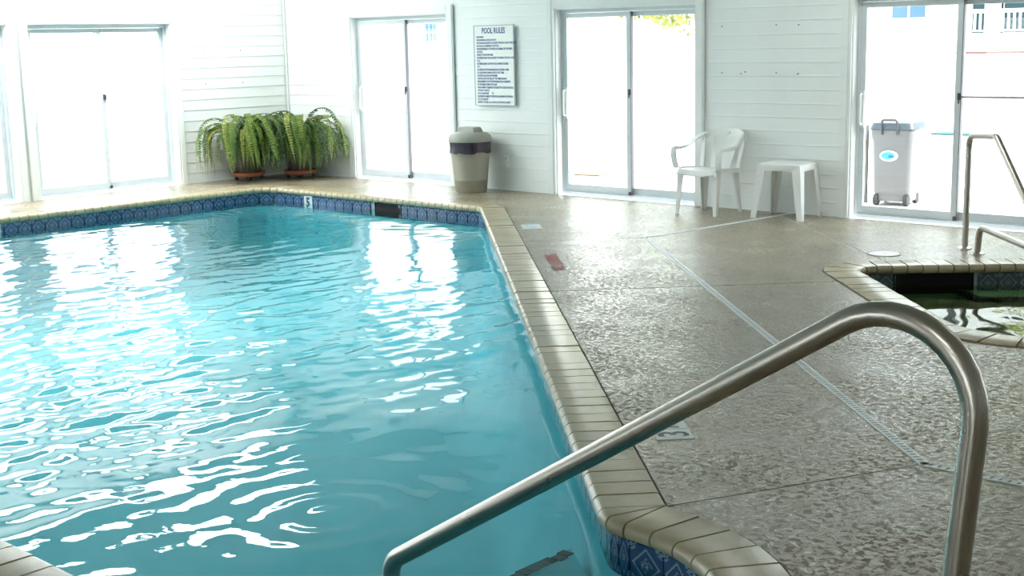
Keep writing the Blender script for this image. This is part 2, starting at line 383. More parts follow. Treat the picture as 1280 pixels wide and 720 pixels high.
# glowing ceiling panels, unseen above the frame, added to brighten the hall
def added_fill_light(x, y, power, label):
    t = thing('added_fill_light', label, 'light', (x, y, HT)); w, d = (1.25, 2.0) if x < -12 else (1.25, .62)
    MB().box(-w/2, w/2, -d/2, d/2, -.07, -.0).build('fill_light_housing', m_trim, t)
    m = mat('fill_light_glow', (.8, .8, .8)); t_, b = nt(m); b.inputs['Emission Color'].default_value = (.97, 1, .97, 1); b.inputs['Emission Strength'].default_value = power/((w-.08)*(d-.08)*PI)
    MB().box(-w/2+.04, w/2-.04, -d/2+.04, d/2-.04, -.078, -.07).build('fill_light_panel', m, t)
FILL_LIGHTS = [(-13.2, 9.0, 95, 'far left corner by the ferns'), (-13.2, 6.8, 85, 'left deck, second from the corner'), (-13.2, 4.6, 65, 'left deck, third from the corner'), (-13.2, 2.4, 45, 'left deck, fourth from the corner'),
         (-5.6, 9.4, 30, 'deck between chair and spa'), (-.8, 7.2, 12, 'deck right of the spa'), (-.6, -1.4, 38, 'deck behind the camera'), (2.6, 8.0, 10, 'far right deck')]
for x_, y_, p_, w_ in FILL_LIGHTS: added_fill_light(x_, y_, p_, 'added unseen fill light over the '+w_)

# ------------------------------------------------------------------ deck: slabs cut along the joints and the drain
A_ = Vector((-6.78, 9.03)); B_ = Vector((-2.24, 4.80)); K_ = Vector((-2.74, 3.765))
def fill_deck(z, off='back'):
    bm = bmesh.new(); edges = []
    for loop in ([(WX-.0, YN), (XR, YN), (XR, WY+.0), (WX-.0, WY+.0)], path_points(pool_path, off), path_points(spa_path, off)):
        vs = [bm.verts.new((p[0], p[1], z)) for p in loop]; edges += [bm.edges.new((vs[i], vs[(i+1) % len(vs)])) for i in range(len(vs))]
    bmesh.ops.triangle_fill(bm, use_beauty=True, use_dissolve=False, edges=edges); return bm
def to_object(bm, name, m, parent, depth):
    be = [e for e in bm.edges if len(e.link_faces) == 1]
    for e in be:
        a, b = e.verts; c = bm.verts.new(b.co-Vector((0, 0, depth))); d = bm.verts.new(a.co-Vector((0, 0, depth))); bm.faces.new((a, b, c, d))
    bmesh.ops.remove_doubles(bm, verts=bm.verts, dist=1e-5); bmesh.ops.recalc_face_normals(bm, faces=bm.faces)
    up = [f for f in bm.faces if abs(f.normal.z) > .9]
    if up and up[0].normal.z < 0: bmesh.ops.reverse_faces(bm, faces=bm.faces)
    me = bpy.data.meshes.new(name); bm.to_mesh(me); bm.free(); return link(name, me, m, parent)
floor = to_object(fill_deck(-.003, 'under'), 'floor', m_grout, None, .3); tag(floor, 'wet tan sprayed-concrete pool deck', kind='structure')
def side(p, q, gap, flip=1):
    """half plane right of p->q (flip -1: left), moved in by gap"""
    d = (Vector(q)-Vector(p)).normalized(); n = Vector((d.y, -d.x))*flip; return (Vector(p)+n*gap, n)
G = .007; GD = .024
def hx(x, s): return (Vector((x+s*G, 0)), Vector((s, 0)))
def hy(y, s, g=G): return (Vector((0, y+s*g)), Vector((0, s)))
W_ = Vector((-6.58, 11.06)); J4p, J4q = Vector((-6.14, 10.47)), Vector((-4.85, 9.29)); J2p = -8.84*U/U.length_squared
cells = [
    [side(A_, W_, GD, -1), side(A_, A_+V, G, -1), hy(1.9, 1), hx(-10.2, -1)],
    [side(A_, W_, GD, -1), side(A_, A_+V, G, -1), hy(1.9, 1), hx(-10.2, 1)],
    [side(A_, A_+V, G, 1), side(A_, B_, GD, 1), side(J2p, J2p+V, G, -1), hy(1.9, 1)],
    [side(J2p, J2p+V, G, 1), side(A_, B_, GD, 1), side(K_, B_, G, -1), hy(1.9, 1), hx(-11.5, 1)],
    [side(A_, W_, GD, 1), side(A_, B_, GD, -1), side(J2p, J2p+V, G, -1), side(J4p, J4q, G, -1)],
    [side(A_, B_, GD, -1), side(J2p, J2p+V, G, -1), side(J4p, J4q, G, 1), side(A_, W_, GD, 1)],
    [side(J2p, J2p+V, G, 1), side(A_, B_, GD, -1), hy(4.80, 1, GD), hx(0, -1)],
    [hx(0, 1), hy(4.80, 1, GD)],
    [hy(4.80, -1, GD), side(K_, B_, G, 1), hy(1.9, 1), hx(1.3, -1)], [hy(4.80, -1, GD), hx(1.3, 1), hy(1.9, 1)],
    [hy(1.9, -1), hx(-11, -1)], [hy(1.9, -1), hx(-11, 1), hx(-7.5, -1)], [hy(1.9, -1), hx(-7.5, 1), hx(-4, -1)], [hy(1.9, -1), hx(-4, 1), hx(-.5, -1)], [hy(1.9, -1), hx(-.5, 1)]]
base = fill_deck(0)
for c in cells:
    b = base.copy()
    for p, n in c:
        bmesh.ops.bisect_plane(b, geom=b.verts[:]+b.edges[:]+b.faces[:], plane_co=(p.x, p.y, 0), plane_no=(n.x, n.y, 0), clear_inner=True)
    if b.faces: to_object(b, 'slab', m_deck, floor, .02)
base.free()

# ------------------------------------------------------------------ coping, tiles, basin, water
def stone_profile(w):
    """(distance from nose line outward, z): rounded bullnose towards the water"""
    pr = [(w, -.045), (w, .008), (w-.006, .012)]
    r = .030
    for k in range(9):
        a = PI/2+PI*k/8; pr.append((r+r*math.cos(a)*1.0, -.020+.032*math.sin(a)))
    return pr
def coping(path, pitches, w, root, skip=None):
    cache = {}
    for s, pt in zip(path, pitches):
        n = max(1, int(round(s[2]/pt)))
        if s[0] == 'line':
            L = s[2]/n; key = (round(L, 3), w)
            if key not in cache:
                m = MB(); pr = stone_profile(w); e = L/2-.0042
                rings = [[(x_, d_, z_) for d_, z_ in pr] for x_ in (-e, e)]
                m.loft(rings); cache[key] = m.mesh('coping_stone', True); cache[key].materials.append(m_stone)
            for i in range(n):
                p, nn, o = seg_at(s, (i+.5)/n); jit = random.uniform(-.0015, .0015)
                keep(link('coping_stone', cache[key], None, None, loc=(p.x, p.y, jit), rot=(random.uniform(-.006, .006), random.uniform(-.006, .006), math.atan2(nn.y, nn.x)-PI/2)), root)
        else:
            for i in range(n):
                g = .0046/(s[2]/n); ts = [(i+g)/n, (i+.25)/n, (i+.5)/n, (i+.75)/n, (i+1-g)/n]; rings = []; c0 = seg_at(s, (i+.5)/n)[0]
                for t_ in ts:
                    p, nn, o = seg_at(s, t_)
                    sh = .0
                    rings.append([(p.x+nn.x*d_-c0.x, p.y+nn.y*d_-c0.y, z_) for d_, z_ in stone_profile(w)])
                o = MB().loft(rings).build('coping_stone', m_stone, None, True); o.location = (c0.x, c0.y, random.uniform(-.0015, .0015)); keep(o, root)
def ring_strip(path, o0, o1, z0, z1, step=.15):
    """closed band between two offsets / heights"""
    a = path_points(path, o0, step); b = path_points(path, o1, step); n = min(len(a), len(b)); m = MB(); vs = []
    for p, q in zip(a, b): vs += [(p.x, p.y, z0), (q.x, q.y, z1)]
    m.add(vs, [(2*i, 2*((i+1) % n), 2*((i+1) % n)+1, 2*i+1) for i in range(n)]); return m
def mortar(path, w, root):
    a = path_points(path, .012); b = path_points(path, w+.016); m = MB(); n = min(len(a), len(b)); vs = []
    for p, q in zip(a, b): vs += [(p.x, p.y, -.040), (p.x, p.y, -.006), (q.x, q.y, .0), (q.x, q.y, -.1)]
    fs = []
    for i in range(n):
        j = (i+1) % n
        for k in range(4): fs.append((4*i+k, 4*j+k, 4*j+(k+1) % 4, 4*i+(k+1) % 4))
    return keep(m.add(vs, fs).build('mortar_bed', m_mortar), root)
def tiles(path, root, material, z0, size, gaps=()):
    """waterline tiles just behind the nose line; gaps: (segment, t0, t1) left open"""
    cache = {}
    for si, s in enumerate(path):
        if s[2] < .1: continue
        n = max(1, int(round(s[2]/size))) if s[0] != 'fan' else 3
        for i in range(n):
            tm = (i+.5)/n
            if any(g[0] == si and g[1] < tm < g[2] for g in gaps): continue
            p0, n0, _ = seg_at(s, i/n); p1, n1, _ = seg_at(s, (i+1)/n); a = p0+n0*.034; b = p1+n1*.034; L = round((b-a).length, 3)
            if L not in cache:
                h = L/2-.0025; me = bpy.data.meshes.new('waterline_tile'); q = .003; T = size-.004
                vs = [(-h, .012, 0), (h, .012, 0), (h, .012, T), (-h, .012, T), (-h, q, 0), (h, q, 0), (h, q, T), (-h, q, T), (-h+q, 0, q), (h-q, 0, q), (h-q, 0, T-q), (-h+q, 0, T-q)]
                fs = [(8, 9, 10, 11), (4, 5, 9, 8), (5, 6, 10, 9), (6, 7, 11, 10), (7, 4, 8, 11), (0, 1, 5, 4), (1, 2, 6, 5), (2, 3, 7, 6), (3, 0, 4, 7)]
                me.from_pydata(vs, [], fs); uv = me.uv_layers.new(name='UVMap')
                for lp in me.loops: v = me.vertices[lp.vertex_index].co; uv.data[lp.index].uv = ((v.x+h)/(2*h), v.z/T)
                me.materials.append(material); cache[L] = me
            nn = (n0+n1).normalized(); c = (a+b)/2
            keep(link('waterline_tile', cache[L], None, None, loc=(c.x, c.y, z0), rot=(0, 0, math.atan2(nn.y, nn.x)-PI/2)), root)
def poly_ngon(pts, z):
    return [(p.x, p.y, z) for p in pts]
def inside(px, py, poly):
    """vectorised point in polygon"""
    r = np.zeros(px.shape, bool); n = len(poly)
    for i in range(n):
        a, b = poly[i], poly[i-1]; c = (a.y > py) != (b.y > py)
        with np.errstate(divide='ignore', invalid='ignore'): xi = (b.x-a.x)*(py-a.y)/(b.y-a.y+1e-12)+a.x
        r ^= c & (px < xi)
    return r
def water_sheet(path, name, z, step, height, material, label):
    poly = path_points(path, .040); xs = np.array([p.x for p in poly]); ys = np.array([p.y for p in poly])
    gx = np.arange(xs.min()-step, xs.max()+step, step); gy = np.arange(ys.min()-step, ys.max()+step, step)
    X, Y = np.meshgrid(gx, gy); ins = inside(X, Y, poly); Z = z+height(X, Y); ny, nx = X.shape
    quad = ins[:-1, :-1] | ins[1:, :-1] | ins[:-1, 1:] | ins[1:, 1:]
    jj, ii = np.nonzero(quad); q = np.stack([jj*nx+ii, jj*nx+ii+1, (jj+1)*nx+ii+1, (jj+1)*nx+ii], 1)
    used = np.unique(q); remap = np.full(nx*ny, -1); remap[used] = np.arange(len(used)); q = remap[q]
    co = np.stack([X.ravel()[used], Y.ravel()[used], Z.ravel()[used]], 1).astype(np.float32)
    me = bpy.data.meshes.new(name); me.vertices.add(len(co)); me.vertices.foreach_set('co', co.ravel())
    me.loops.add(q.size); me.loops.foreach_set('vertex_index', q.ravel().astype(np.int32)); me.polygons.add(len(q))
    me.polygons.foreach_set('loop_start', np.arange(0, q.size, 4, dtype=np.int32)); me.polygons.foreach_set('loop_total', np.full(len(q), 4, np.int32))
    me.update(calc_edges=True); me.validate(); me.polygons.foreach_set('use_smooth', np.ones(len(q), bool))
    return link(name, me, material, None, label=label, cat='water', kind='stuff')
WZ = -.14
def waves(n, lmin, lmax, s, seed, heading=None, spread=0):
    r = np.random.default_rng(seed); lam = np.exp(r.uniform(math.log(lmin), math.log(lmax), n)); th = r.uniform(0, 2*PI, n) if heading is None else r.normal(math.radians(heading), math.radians(spread), n); ph = r.uniform(0, 2*PI, n)
    def h(X, Y):
        Z = np.zeros_like(X)
        for l, t, p in zip(lam, th, ph): Z += s*l/(2*PI)*np.sin(2*PI/l*(X*math.cos(t)+Y*math.sin(t))+p)
        return Z
    return h
w_long = waves(16, .7, 2.0, .0055, 1); w_mid = waves(26, .22, .6, .012, 2); w_short = waves(26, .12, .24, .011, 3); w_fine = waves(30, .075, .15, .013, 5, 8, 38); w_dir = waves(30, .11, .34, .017, 4, 8, 24)
def sm(a, b, x): t = np.clip((x-a)/(b-a), 0, 1); return t*t*(3-2*t)
def pool_height(X, Y):
    left = sm(-4.2, -6.5, X)*sm(8.5, 5.5, Y)                      # choppy near the jets on the near left
    far = sm(8.0, 9.3, Y)*.25
    Z = w_fine(X, Y)*left+w_long(X, Y)+w_mid(X, Y)*(.26+.5*left+far)+w_short(X, Y)*(.16+.22*left+far)+w_dir(X, Y)*(.12+1.0*left)
    for cx, cy, r0, am, l in ((-3.95, 3.15, .70, .0011, .17), (-12.2, 9.0, .5, .005, .16)):
        R = np.hypot(X-cx, Y-cy); Z += am*np.exp(-(R/r0)**2)*np.sin(2*PI*R/l)+.5*am*np.exp(-(R/(r0*.6))**2)*(w_short(X*1.3, Y*1.3)/.004)
    return Z
pool = thing('swimming_pool', 'large turquoise indoor swimming pool with tan bullnose coping', 'pool', (-8, 6, 0))
coping(pool_path, pool_pitch, CW, pool); mortar(pool_path, CW, pool)
x_far0, x_far1 = c_fr.x, -12.65
def tf(x): return (x-x_far0)/(x_far1-x_far0)
SK0, SK1 = -10.62, -11.06
tiles(pool_path, pool, m_tile, -.205, .152, gaps=[(5, tf(SK0)-.001, tf(SK1)+.001)])
edge = path_points(pool_path, .046)
def basin(path, off, z_top, z_bot, floor_z, root, m, name='basin'):
    lv = [(off, z_top), (off, -.45)]+[(off-.45*(1-math.cos(a)), -.45-(abs(floor_z(None))-.45)*math.sin(a)) for a in (.3, .6, .9, 1.2, PI/2)]
    rings = []; n = None; base_pts = path_points(path, off); cx = sum(p.x for p in base_pts)/len(base_pts); cy = sum(p.y for p in base_pts)/len(base_pts)
    for o_, z_ in lv:
        k = off-o_; r_ = [(p.x+(cx-p.x)*k/max(1e-6, math.hypot(cx-p.x, cy-p.y)), p.y+(cy-p.y)*k/max(1e-6, math.hypot(cx-p.x, cy-p.y)), z_) for p in base_pts]; rings.append(r_)
    mm = MB(); n = len(base_pts); vs = [p for r_ in rings for p in r_]; L_ = len(rings)
    fs = [(k*n+i, k*n+(i+1) % n, (k+1)*n+(i+1) % n, (k+1)*n+i) for k in range(L_-1) for i in range(n)]+[tuple(range((L_-1)*n, L_*n))]
    me = bpy.data.meshes.new(name); me.from_pydata(vs, [], fs); me.update(); shade(me, 50); return keep(link(name, me, m), root)
basin(pool_path, .046, -.2, 0, lambda p: -1.15, pool, m_plaster)
keep(ring_strip(pool_path, .049, .049, -.21, -.04).build('tile_bed', m_tilegrout), pool)
# entry steps in the rounded end, each with a dark tile edge
for k, (sx, z) in enumerate(((-2.76, -.27), (-3.11, -.36), (-3.50, -.46))):
    m = MB(); pts = []
    top = 3.5 if sx > -2.8 else 3.52+(-2.9-sx)*.94
    for i in range(13):
        a = -PI/2+PI*i/12; pts.append((-2.735+.775*math.cos(a), 2.765+.775*math.sin(a)))
    pts += [(sx, top+.03), (sx, 1.99)]
    m.loft([[(x_, y_, zz) for x_, y_ in pts] for zz in (-1.25, z)]); st = keep(m.build('entry_step', m_plaster), pool)
    n = int((top-2.03)/.052)
    for i in range(n):
        y_ = 2.05+i*.052
        o = MB().box(sx-.006, sx+.05, y_+.003, y_+.049, z-.04, z+.004).build('edge_tile', m_step); keep(o, pool)
        if (i*7+k*3) % 5 == 0: o.location.x += .012
# skimmer in the far edge, a flat dark plate for the shaded opening
sk = MB(); y0 = 9.70+.032
sk.box(SK1, SK0, y0+.006, y0+.012, -.205, -.053).box(SK1, SK1+.012, y0, y0+.006, -.205, -.053).box(SK0-.012, SK0, y0, y0+.006, -.205, -.053)
keep(sk.build('skimmer_shade_plate', m_skim, label='dark plate painted as the shaded skimmer opening under the far coping'), pool)
keep(MB().box(SK1+.015, SK0-.015, y0+.001, y0+.005, -.20, -.10).build('skimmer_flap', mat('brown_skimmer_flap', (.02, .012, .01), .6, 0, .2)), pool)
water_sheet(pool_path, 'pool_water', WZ, .021, pool_height, m_water, 'rippled turquoise water filling the large pool')

# spa
spa = thing('spa_pool', 'small green-watered spa pool with tan coping beside the glass doors', 'spa', (-2.8, 8.6, 0))
coping(spa_path, spa_pitch, .26, spa); mortar(spa_path, .26, spa)
m_spatile = tile_material('blue_grey_spa_tile', (.07, .10, .12), (.3, .4, .5), (.20, .25, .28))
tiles(spa_path, spa, m_spatile, -.205, .152, gaps=[(7, .60, .93)])
keep(ring_strip(spa_path, .049, .049, -.21, -.04).build('tile_bed', m_tilegrout), spa)
basin(spa_path, .046, -.2, 0, lambda p: -1.0, spa, m_spaplaster)
s7 = spa_path[7]; pA, nA, _ = seg_at(s7, .60); pB, _, _ = seg_at(s7, .93)
rot7 = math.atan2(nA.y, nA.x)-PI/2; cA = (pA+pB)/2; hw = (pB-pA).length/2
sk = MB().box(-hw, hw, .036, .043, -.205, -.05).box(-hw, -hw+.012, .03, .036, -.205, -.05).box(hw-.012, hw, .03, .036, -.205, -.05)  # flat plate, coloured dark for the shade in the opening
o = sk.build('skimmer_shade_plate', m_skim, label='dark plate painted as the shaded skimmer opening in the spa wall'); o.location = (cA.x, cA.y, 0); o.rotation_euler = (0, 0, rot7); keep(o, spa)
# bench along the far side with a dark tile edge
pN, nN, _ = seg_at(s7, .5); tN = Vector((nN.y, -nN.x))
def bench():
    m = MB(); cs = []; n_ = Vector((-.656, .7547)); t_ = Vector((.7547, .656))
    for tt, nn in ((2.97, 9.62), (4.55, 9.62), (4.55, 9.31), (3.0, 9.31)):
        q = t_*tt+n_*nn; cs.append((q.x, q.y))
    m.loft([[(x_, y_, z_) for x_, y_ in cs] for z_ in (-1.0, -.18)]); b = keep(m.build('bench', m_spaplaster), spa)
    for (p0, p1) in ((cs[2], cs[3]), (cs[3], cs[0])):
        a = Vector(p0); c = Vector(p1); n = max(1, int((c-a).length/.052)); ang = math.atan2(c.y-a.y, c.x-a.x)
        for i in range(n):
            q = a.lerp(c, (i+.5)/n); o = MB().box(-.024, .024, -.024, .024, -.03, .004).build('edge_tile', m_step); o.location = (q.x, q.y, -.178); o.rotation_euler = (0, 0, ang); keep(o, spa)
bench()
w_spa = waves(24, .16, .7, .006, 9)
water_sheet(spa_path, 'spa_water', -.15, .03, lambda X, Y: w_spa(X, Y), m_spawater, 'greenish water in the small spa pool')

# ------------------------------------------------------------------ deck fittings: drain, lids, markers
dr = thing('deck_drain', 'white slotted strip drain zigzagging across the deck', 'drain', (-4.5, 6.9, 0))
sl = MB()
for p, q in ((W_, A_), (A_, B_), (B_, Vector((XR-.02, 4.80)))):
    d = (q-p); L = d.length; d.normalize(); n = Vector((-d.y, d.x)); ang = math.atan2(d.y, d.x)
    o = MB().box(-.012, L+.012, -.022, .022, -.013, .0025).box(-.01, L+.01, -.022, -.018, .0025, .004).box(-.01, L+.01, .018, .022, .0025, .004).build('drain_strip', m_drain)
    o.location = (p.x, p.y, 0); o.rotation_euler = (0, 0, ang); keep(o, dr)
    k = .03
    while k < L:
        c = p+d*k
        for s_ in (-1,):
            a = [c+n*.012+d*(-.004), c+n*.012+d*.006, c-n*.012+d*.002, c-n*.012+d*(-.008)]
            sl.add([(v.x, v.y, .0032) for v in a], [(0, 1, 2, 3)])
        k += .035
o = sl.build('slots', mat('dark_drain_slots', (.16, .18, .19), .7)); keep(o, dr); tag(o, kind='stuff')
lid = thing('skimmer_lid', 'round pale skimmer lid set in the deck by the spa', 'lid', (-4.76, 9.37, 0))
MB().lathe([(.0, .0), (.125, .0), (.125, .004), (.118, .006), (.0, .006)], 28, cap=False).build('cover', m_lidgrey, lid, True)
MB().lathe([(.118, .0061), (.121, .0066), (.124, .0061)], 28, cap=False).build('rim_groove', m_mortar, lid)
MB().lathe([(.0, .0062), (.012, .0068), (.0, .007)], 12, cap=False).build('finger_hole', m_dark, lid)
def marker(name, label, c, rz, chars, ink, size=.15, group='depth markers set in the deck'):
    """square white tiles in a row, glyphs upright along +x"""
    t = thing(name, label, 'marker', (c[0], c[1], .0), rz, group)
    for i, ch in enumerate(chars):
        w_ = size*.87; x0 = i*(w_+.005); tl = MB().box(x0, x0+w_, 0, size, -.006, .0025).build('tile', m_marker, t)
        me = text_mesh(ch, size*(1.12 if len(ch) == 1 else .72), 'CENTER', bold=.003); o = link('numeral' if ch.isdigit() else 'lettering', me, ink, tl, loc=(x0+w_/2, size*(.11 if len(ch) == 1 else .24), .0032)); o.scale = (.95, 1, 1)
    return t
ang = math.atan2(.6859, -.7277)
P3 = Vector((-3.14, 4.52))
marker('depth_marker', 'white tile marker reading 3 on the deck under the big handrail', P3, ang, ['3', 'FT'], m_ink, .165)
marker('depth_marker', 'pale tile marker with pale blue figure near the far pool corner', Vector((-7.88, 8.93)), ang, ['4', 'FT'], mat('pale_blue_lettering', (.30, .42, .50), .5), .17)
marker('depth_marker', 'faint blue-lettered marker on the far deck in front of the ferns', Vector((-12.05, 9.99)), PI, ['5', 'FT'], m_blueink, .15)
nd = link('no_diving_marking', text_mesh('NO DIVING', .165, 'LEFT', bold=.006), m_red, None, loc=(-6.30, 7.40, .0035), rot=(0, 0, ang), label='red NO DIVING lettering painted on the deck by the coping', cat='marking')
nd.scale = (.86, .82, 1)
wm = thing('waterline_marker', 'white tile with a black figure in the far waterline band', 'marker', (-12.21, 9.725, -.195))
MB().box(-.075, .075, -.003, .008, 0, .14).build('tile', m_marker, wm)
link('numeral', text_mesh('5', .15, 'CENTER', bold=.006), m_ink, wm, loc=(0, -.0045, .016), rot=(PI/2, 0, 0))
wm2 = thing('waterline_marker', 'white tile marker in the left waterline band at the photo edge', 'marker', (-12.978, 6.28, -.195), PI/2)
MB().box(-.075, .075, -.003, .008, 0, .14).build('tile', m_marker, wm2)
link('numeral', text_mesh('4', .15, 'CENTER', bold=.006), m_ink, wm2, loc=(0, -.0045, .016), rot=(PI/2, 0, 0))

# ------------------------------------------------------------------ handrails
rail = thing('pool_handrail', 'large brushed steel handrail crossing in front of the camera into the pool', 'handrail', (-1.24, 2.75, 0))
pts = fillet([(0, 0, -.01), (.105, 0, 1.247), (-1.870, 0, .016), (-1.955, 0, -.62)], [0, .21, .085, 0], 12)
MB().tube(dense(pts), .0300, 24).build('rail', m_steel, rail, True)
MB().lathe([(.031, .0), (.062, .0), (.06, .012), (.034, .03), (.031, .03)], 24, cap=False).build('base_flange', m_steel, rail, True)
srl = thing('spa_handrail', 'steel return-to-deck handrail with two posts beside the spa', 'handrail', (-4.38, 9.96, 0), math.atan2(-.72, .69))
sp = fillet([(0, 0, -.01), (0, 0, .885), (.55, 0, .915), (1.27, 0, .42), (1.27, 0, .20), (.30, 0, .215), (.265, 0, -.01)], [0, .10, .10, .16, .10, .09, 0], 7)
MB().tube(dense(sp), .0245, 16).build('rail', m_steel, srl, True)
for x_ in (0, .265): MB().lathe([(.025, .0), (.055, .0), (.053, .010), (.028, .022), (.025, .022)], 20, c=(x_, 0, 0), cap=False).build('base_flange', m_steel, srl, True)

# ------------------------------------------------------------------ trash bin
m_bin = grain(mat('beige_plastic_bin', (.335, .315, .25), .5), 6, .05); m_binlid = grain(mat('grey_beige_bin_lid', (.34, .34, .29), .5), 6, .05)
bn = thing('trash_bin', 'round beige bin with dark bag rim and domed lid', 'bin', (-10.57, 10.77, 0))
MB().lathe([(.0, .0), (.172, .0), (.180, .012), (.1915, .13), (.194, .134), (.194, .140), (.1925, .145), (.226, .50), (.228, .52), (.21, .52), (.0, .50)], 40, cap=False).build('body', m_bin, bn, True)
bag = []
for z, r, a in ((.46, .231, .004), (.445, .236, .010), (.50, .236, .007), (.535, .238, .005), (.575, .240, .003), (.578, .225, .001)):
    bag.append([((r+a*random.uniform(-1, 1))*math.cos(2*PI*i/40), (r+a*random.uniform(-1, 1))*math.sin(2*PI*i/40), z+(random.uniform(-.016, .01) if z < .47 else 0)) for i in range(40)])
MB().loft(bag, True, False).build('bag_rim', grain(mat('dark_plum_bin_bag', (.035, .022, .04), .28), 20, .3, .3), bn, True, label='dark plum plastic bag folded over the rim')
ld = MB().lathe([(.243, .565), (.249, .568), (.249, .60), (.24, .632), (.20, .662), (.135, .675), (.0, .68)], 40, cap=False).build('lid', m_binlid, bn, True)
MB().loft([[(-.12*s_, -.07*s_, z_), (.12*s_, -.07*s_, z_), (.12*s_, .07*s_, z_), (-.12*s_, .07*s_, z_)] for s_, z_ in ((1.12, .668), (1.02, .70), (.93, .722), (.8, .728))]).build('lid_handle', m_binlid, ld)

# ------------------------------------------------------------------ rules sign and outlet
m_sign = grain(mat('white_sign_board', (.80, .83, .80), .35), 5, .02)
sg = thing('pool_rules_sign', 'white POOL RULES notice with blue lettering on the siding', 'sign', (-10.72, WY-.03, .955))
MB().box(0, .615, 0, .012, 0, .895).build('board', m_sign, sg)
fm = MB()
for a in ((0, .615, -.003, 0, 0, .006), (0, .615, -.003, 0, .889, .895), (0, .006, -.003, 0, .006, .889), (.609, .615, -.003, 0, .006, .889)): fm.box(*a)
fm.build('border', mat('grey_blue_border', (.25, .28, .34), .5), sg)
MB().box(.02, .03, .012, .03, .05, .85).box(.585, .595, .012, .03, .05, .85).build('mounting_rail', m_frame, sg)
link('title_lettering', text_mesh('POOL RULES', .088, 'CENTER', bold=.002), m_blueink, sg, loc=(.307, -.002, .805), rot=(PI/2, 0, 0)).scale = (.72, 1, 1)
rules = ['NO DIVING', 'NO RUNNING OR ROUGH PLAY', 'NO GLASS ALLOWED IN OR NEAR THE POOL OR ON THE DECK', 'NO FOOD OR DRINKS IN THE POOL', 'SHOWER BEFORE YOU ENTER. NO ANIMALS IN THE AREA', 'OR POOL',
         'SWIM AT YOUR OWN RISK', 'NO PERSON MAY BE ALLOWED TO SWIM IN THE POOL AREA', 'IF ILL', 'NO PERSON MAY USE THE POOL WITHOUT SHOES', 'IN IT', 'NO PERSON WITH BANDAGES OR CUTS MAY SWIM',
         'NO CHILD MAY SWIM ALONE AT ANY TIME', 'NO PETS ALLOWED IN THE AREA', 'THE POOL MAY BE USED AT THE TIMES SHOWN', 'MANAGEMENT IS NOT RESPONSIBLE FOR ACCIDENTS', 'IN THE AREA. SWIM WITH CARE',
         'MANAGEMENT RESERVES THE RIGHT TO CLOSE THE POOL', 'WITHOUT NOTICE', 'POOL HOURS ARE        TO        ', 'MAXIMUM NUMBER OF PERSONS ALLOWED IN THE POOL', 'IS TO BE OBEYED', 'RESPECT OTHERS. ALL GUESTS USE THE POOL SAFELY']
link('rules_lettering', text_mesh('\n'.join(rules), .0315, 'LEFT', 1.05, bold=.0008), m_blueink, sg, loc=(.045, -.002, .755), rot=(PI/2, 0, 0)).scale = (.66, 1, 1)
ou = thing('wall_outlet', 'small white covered outlet on the siding by the bin', 'outlet', (-10.275, WY-.02, .33))
MB().box(-.037, .037, -.012, .02, -.06, .06).build('cover_plate', m_trim, ou); MB().box(-.026, .026, -.018, -.012, -.048, .048).build('flap', m_trim, ou); MB().box(.02, .026, -.02, -.018, .03, .04).build('screw', m_dark, ou)

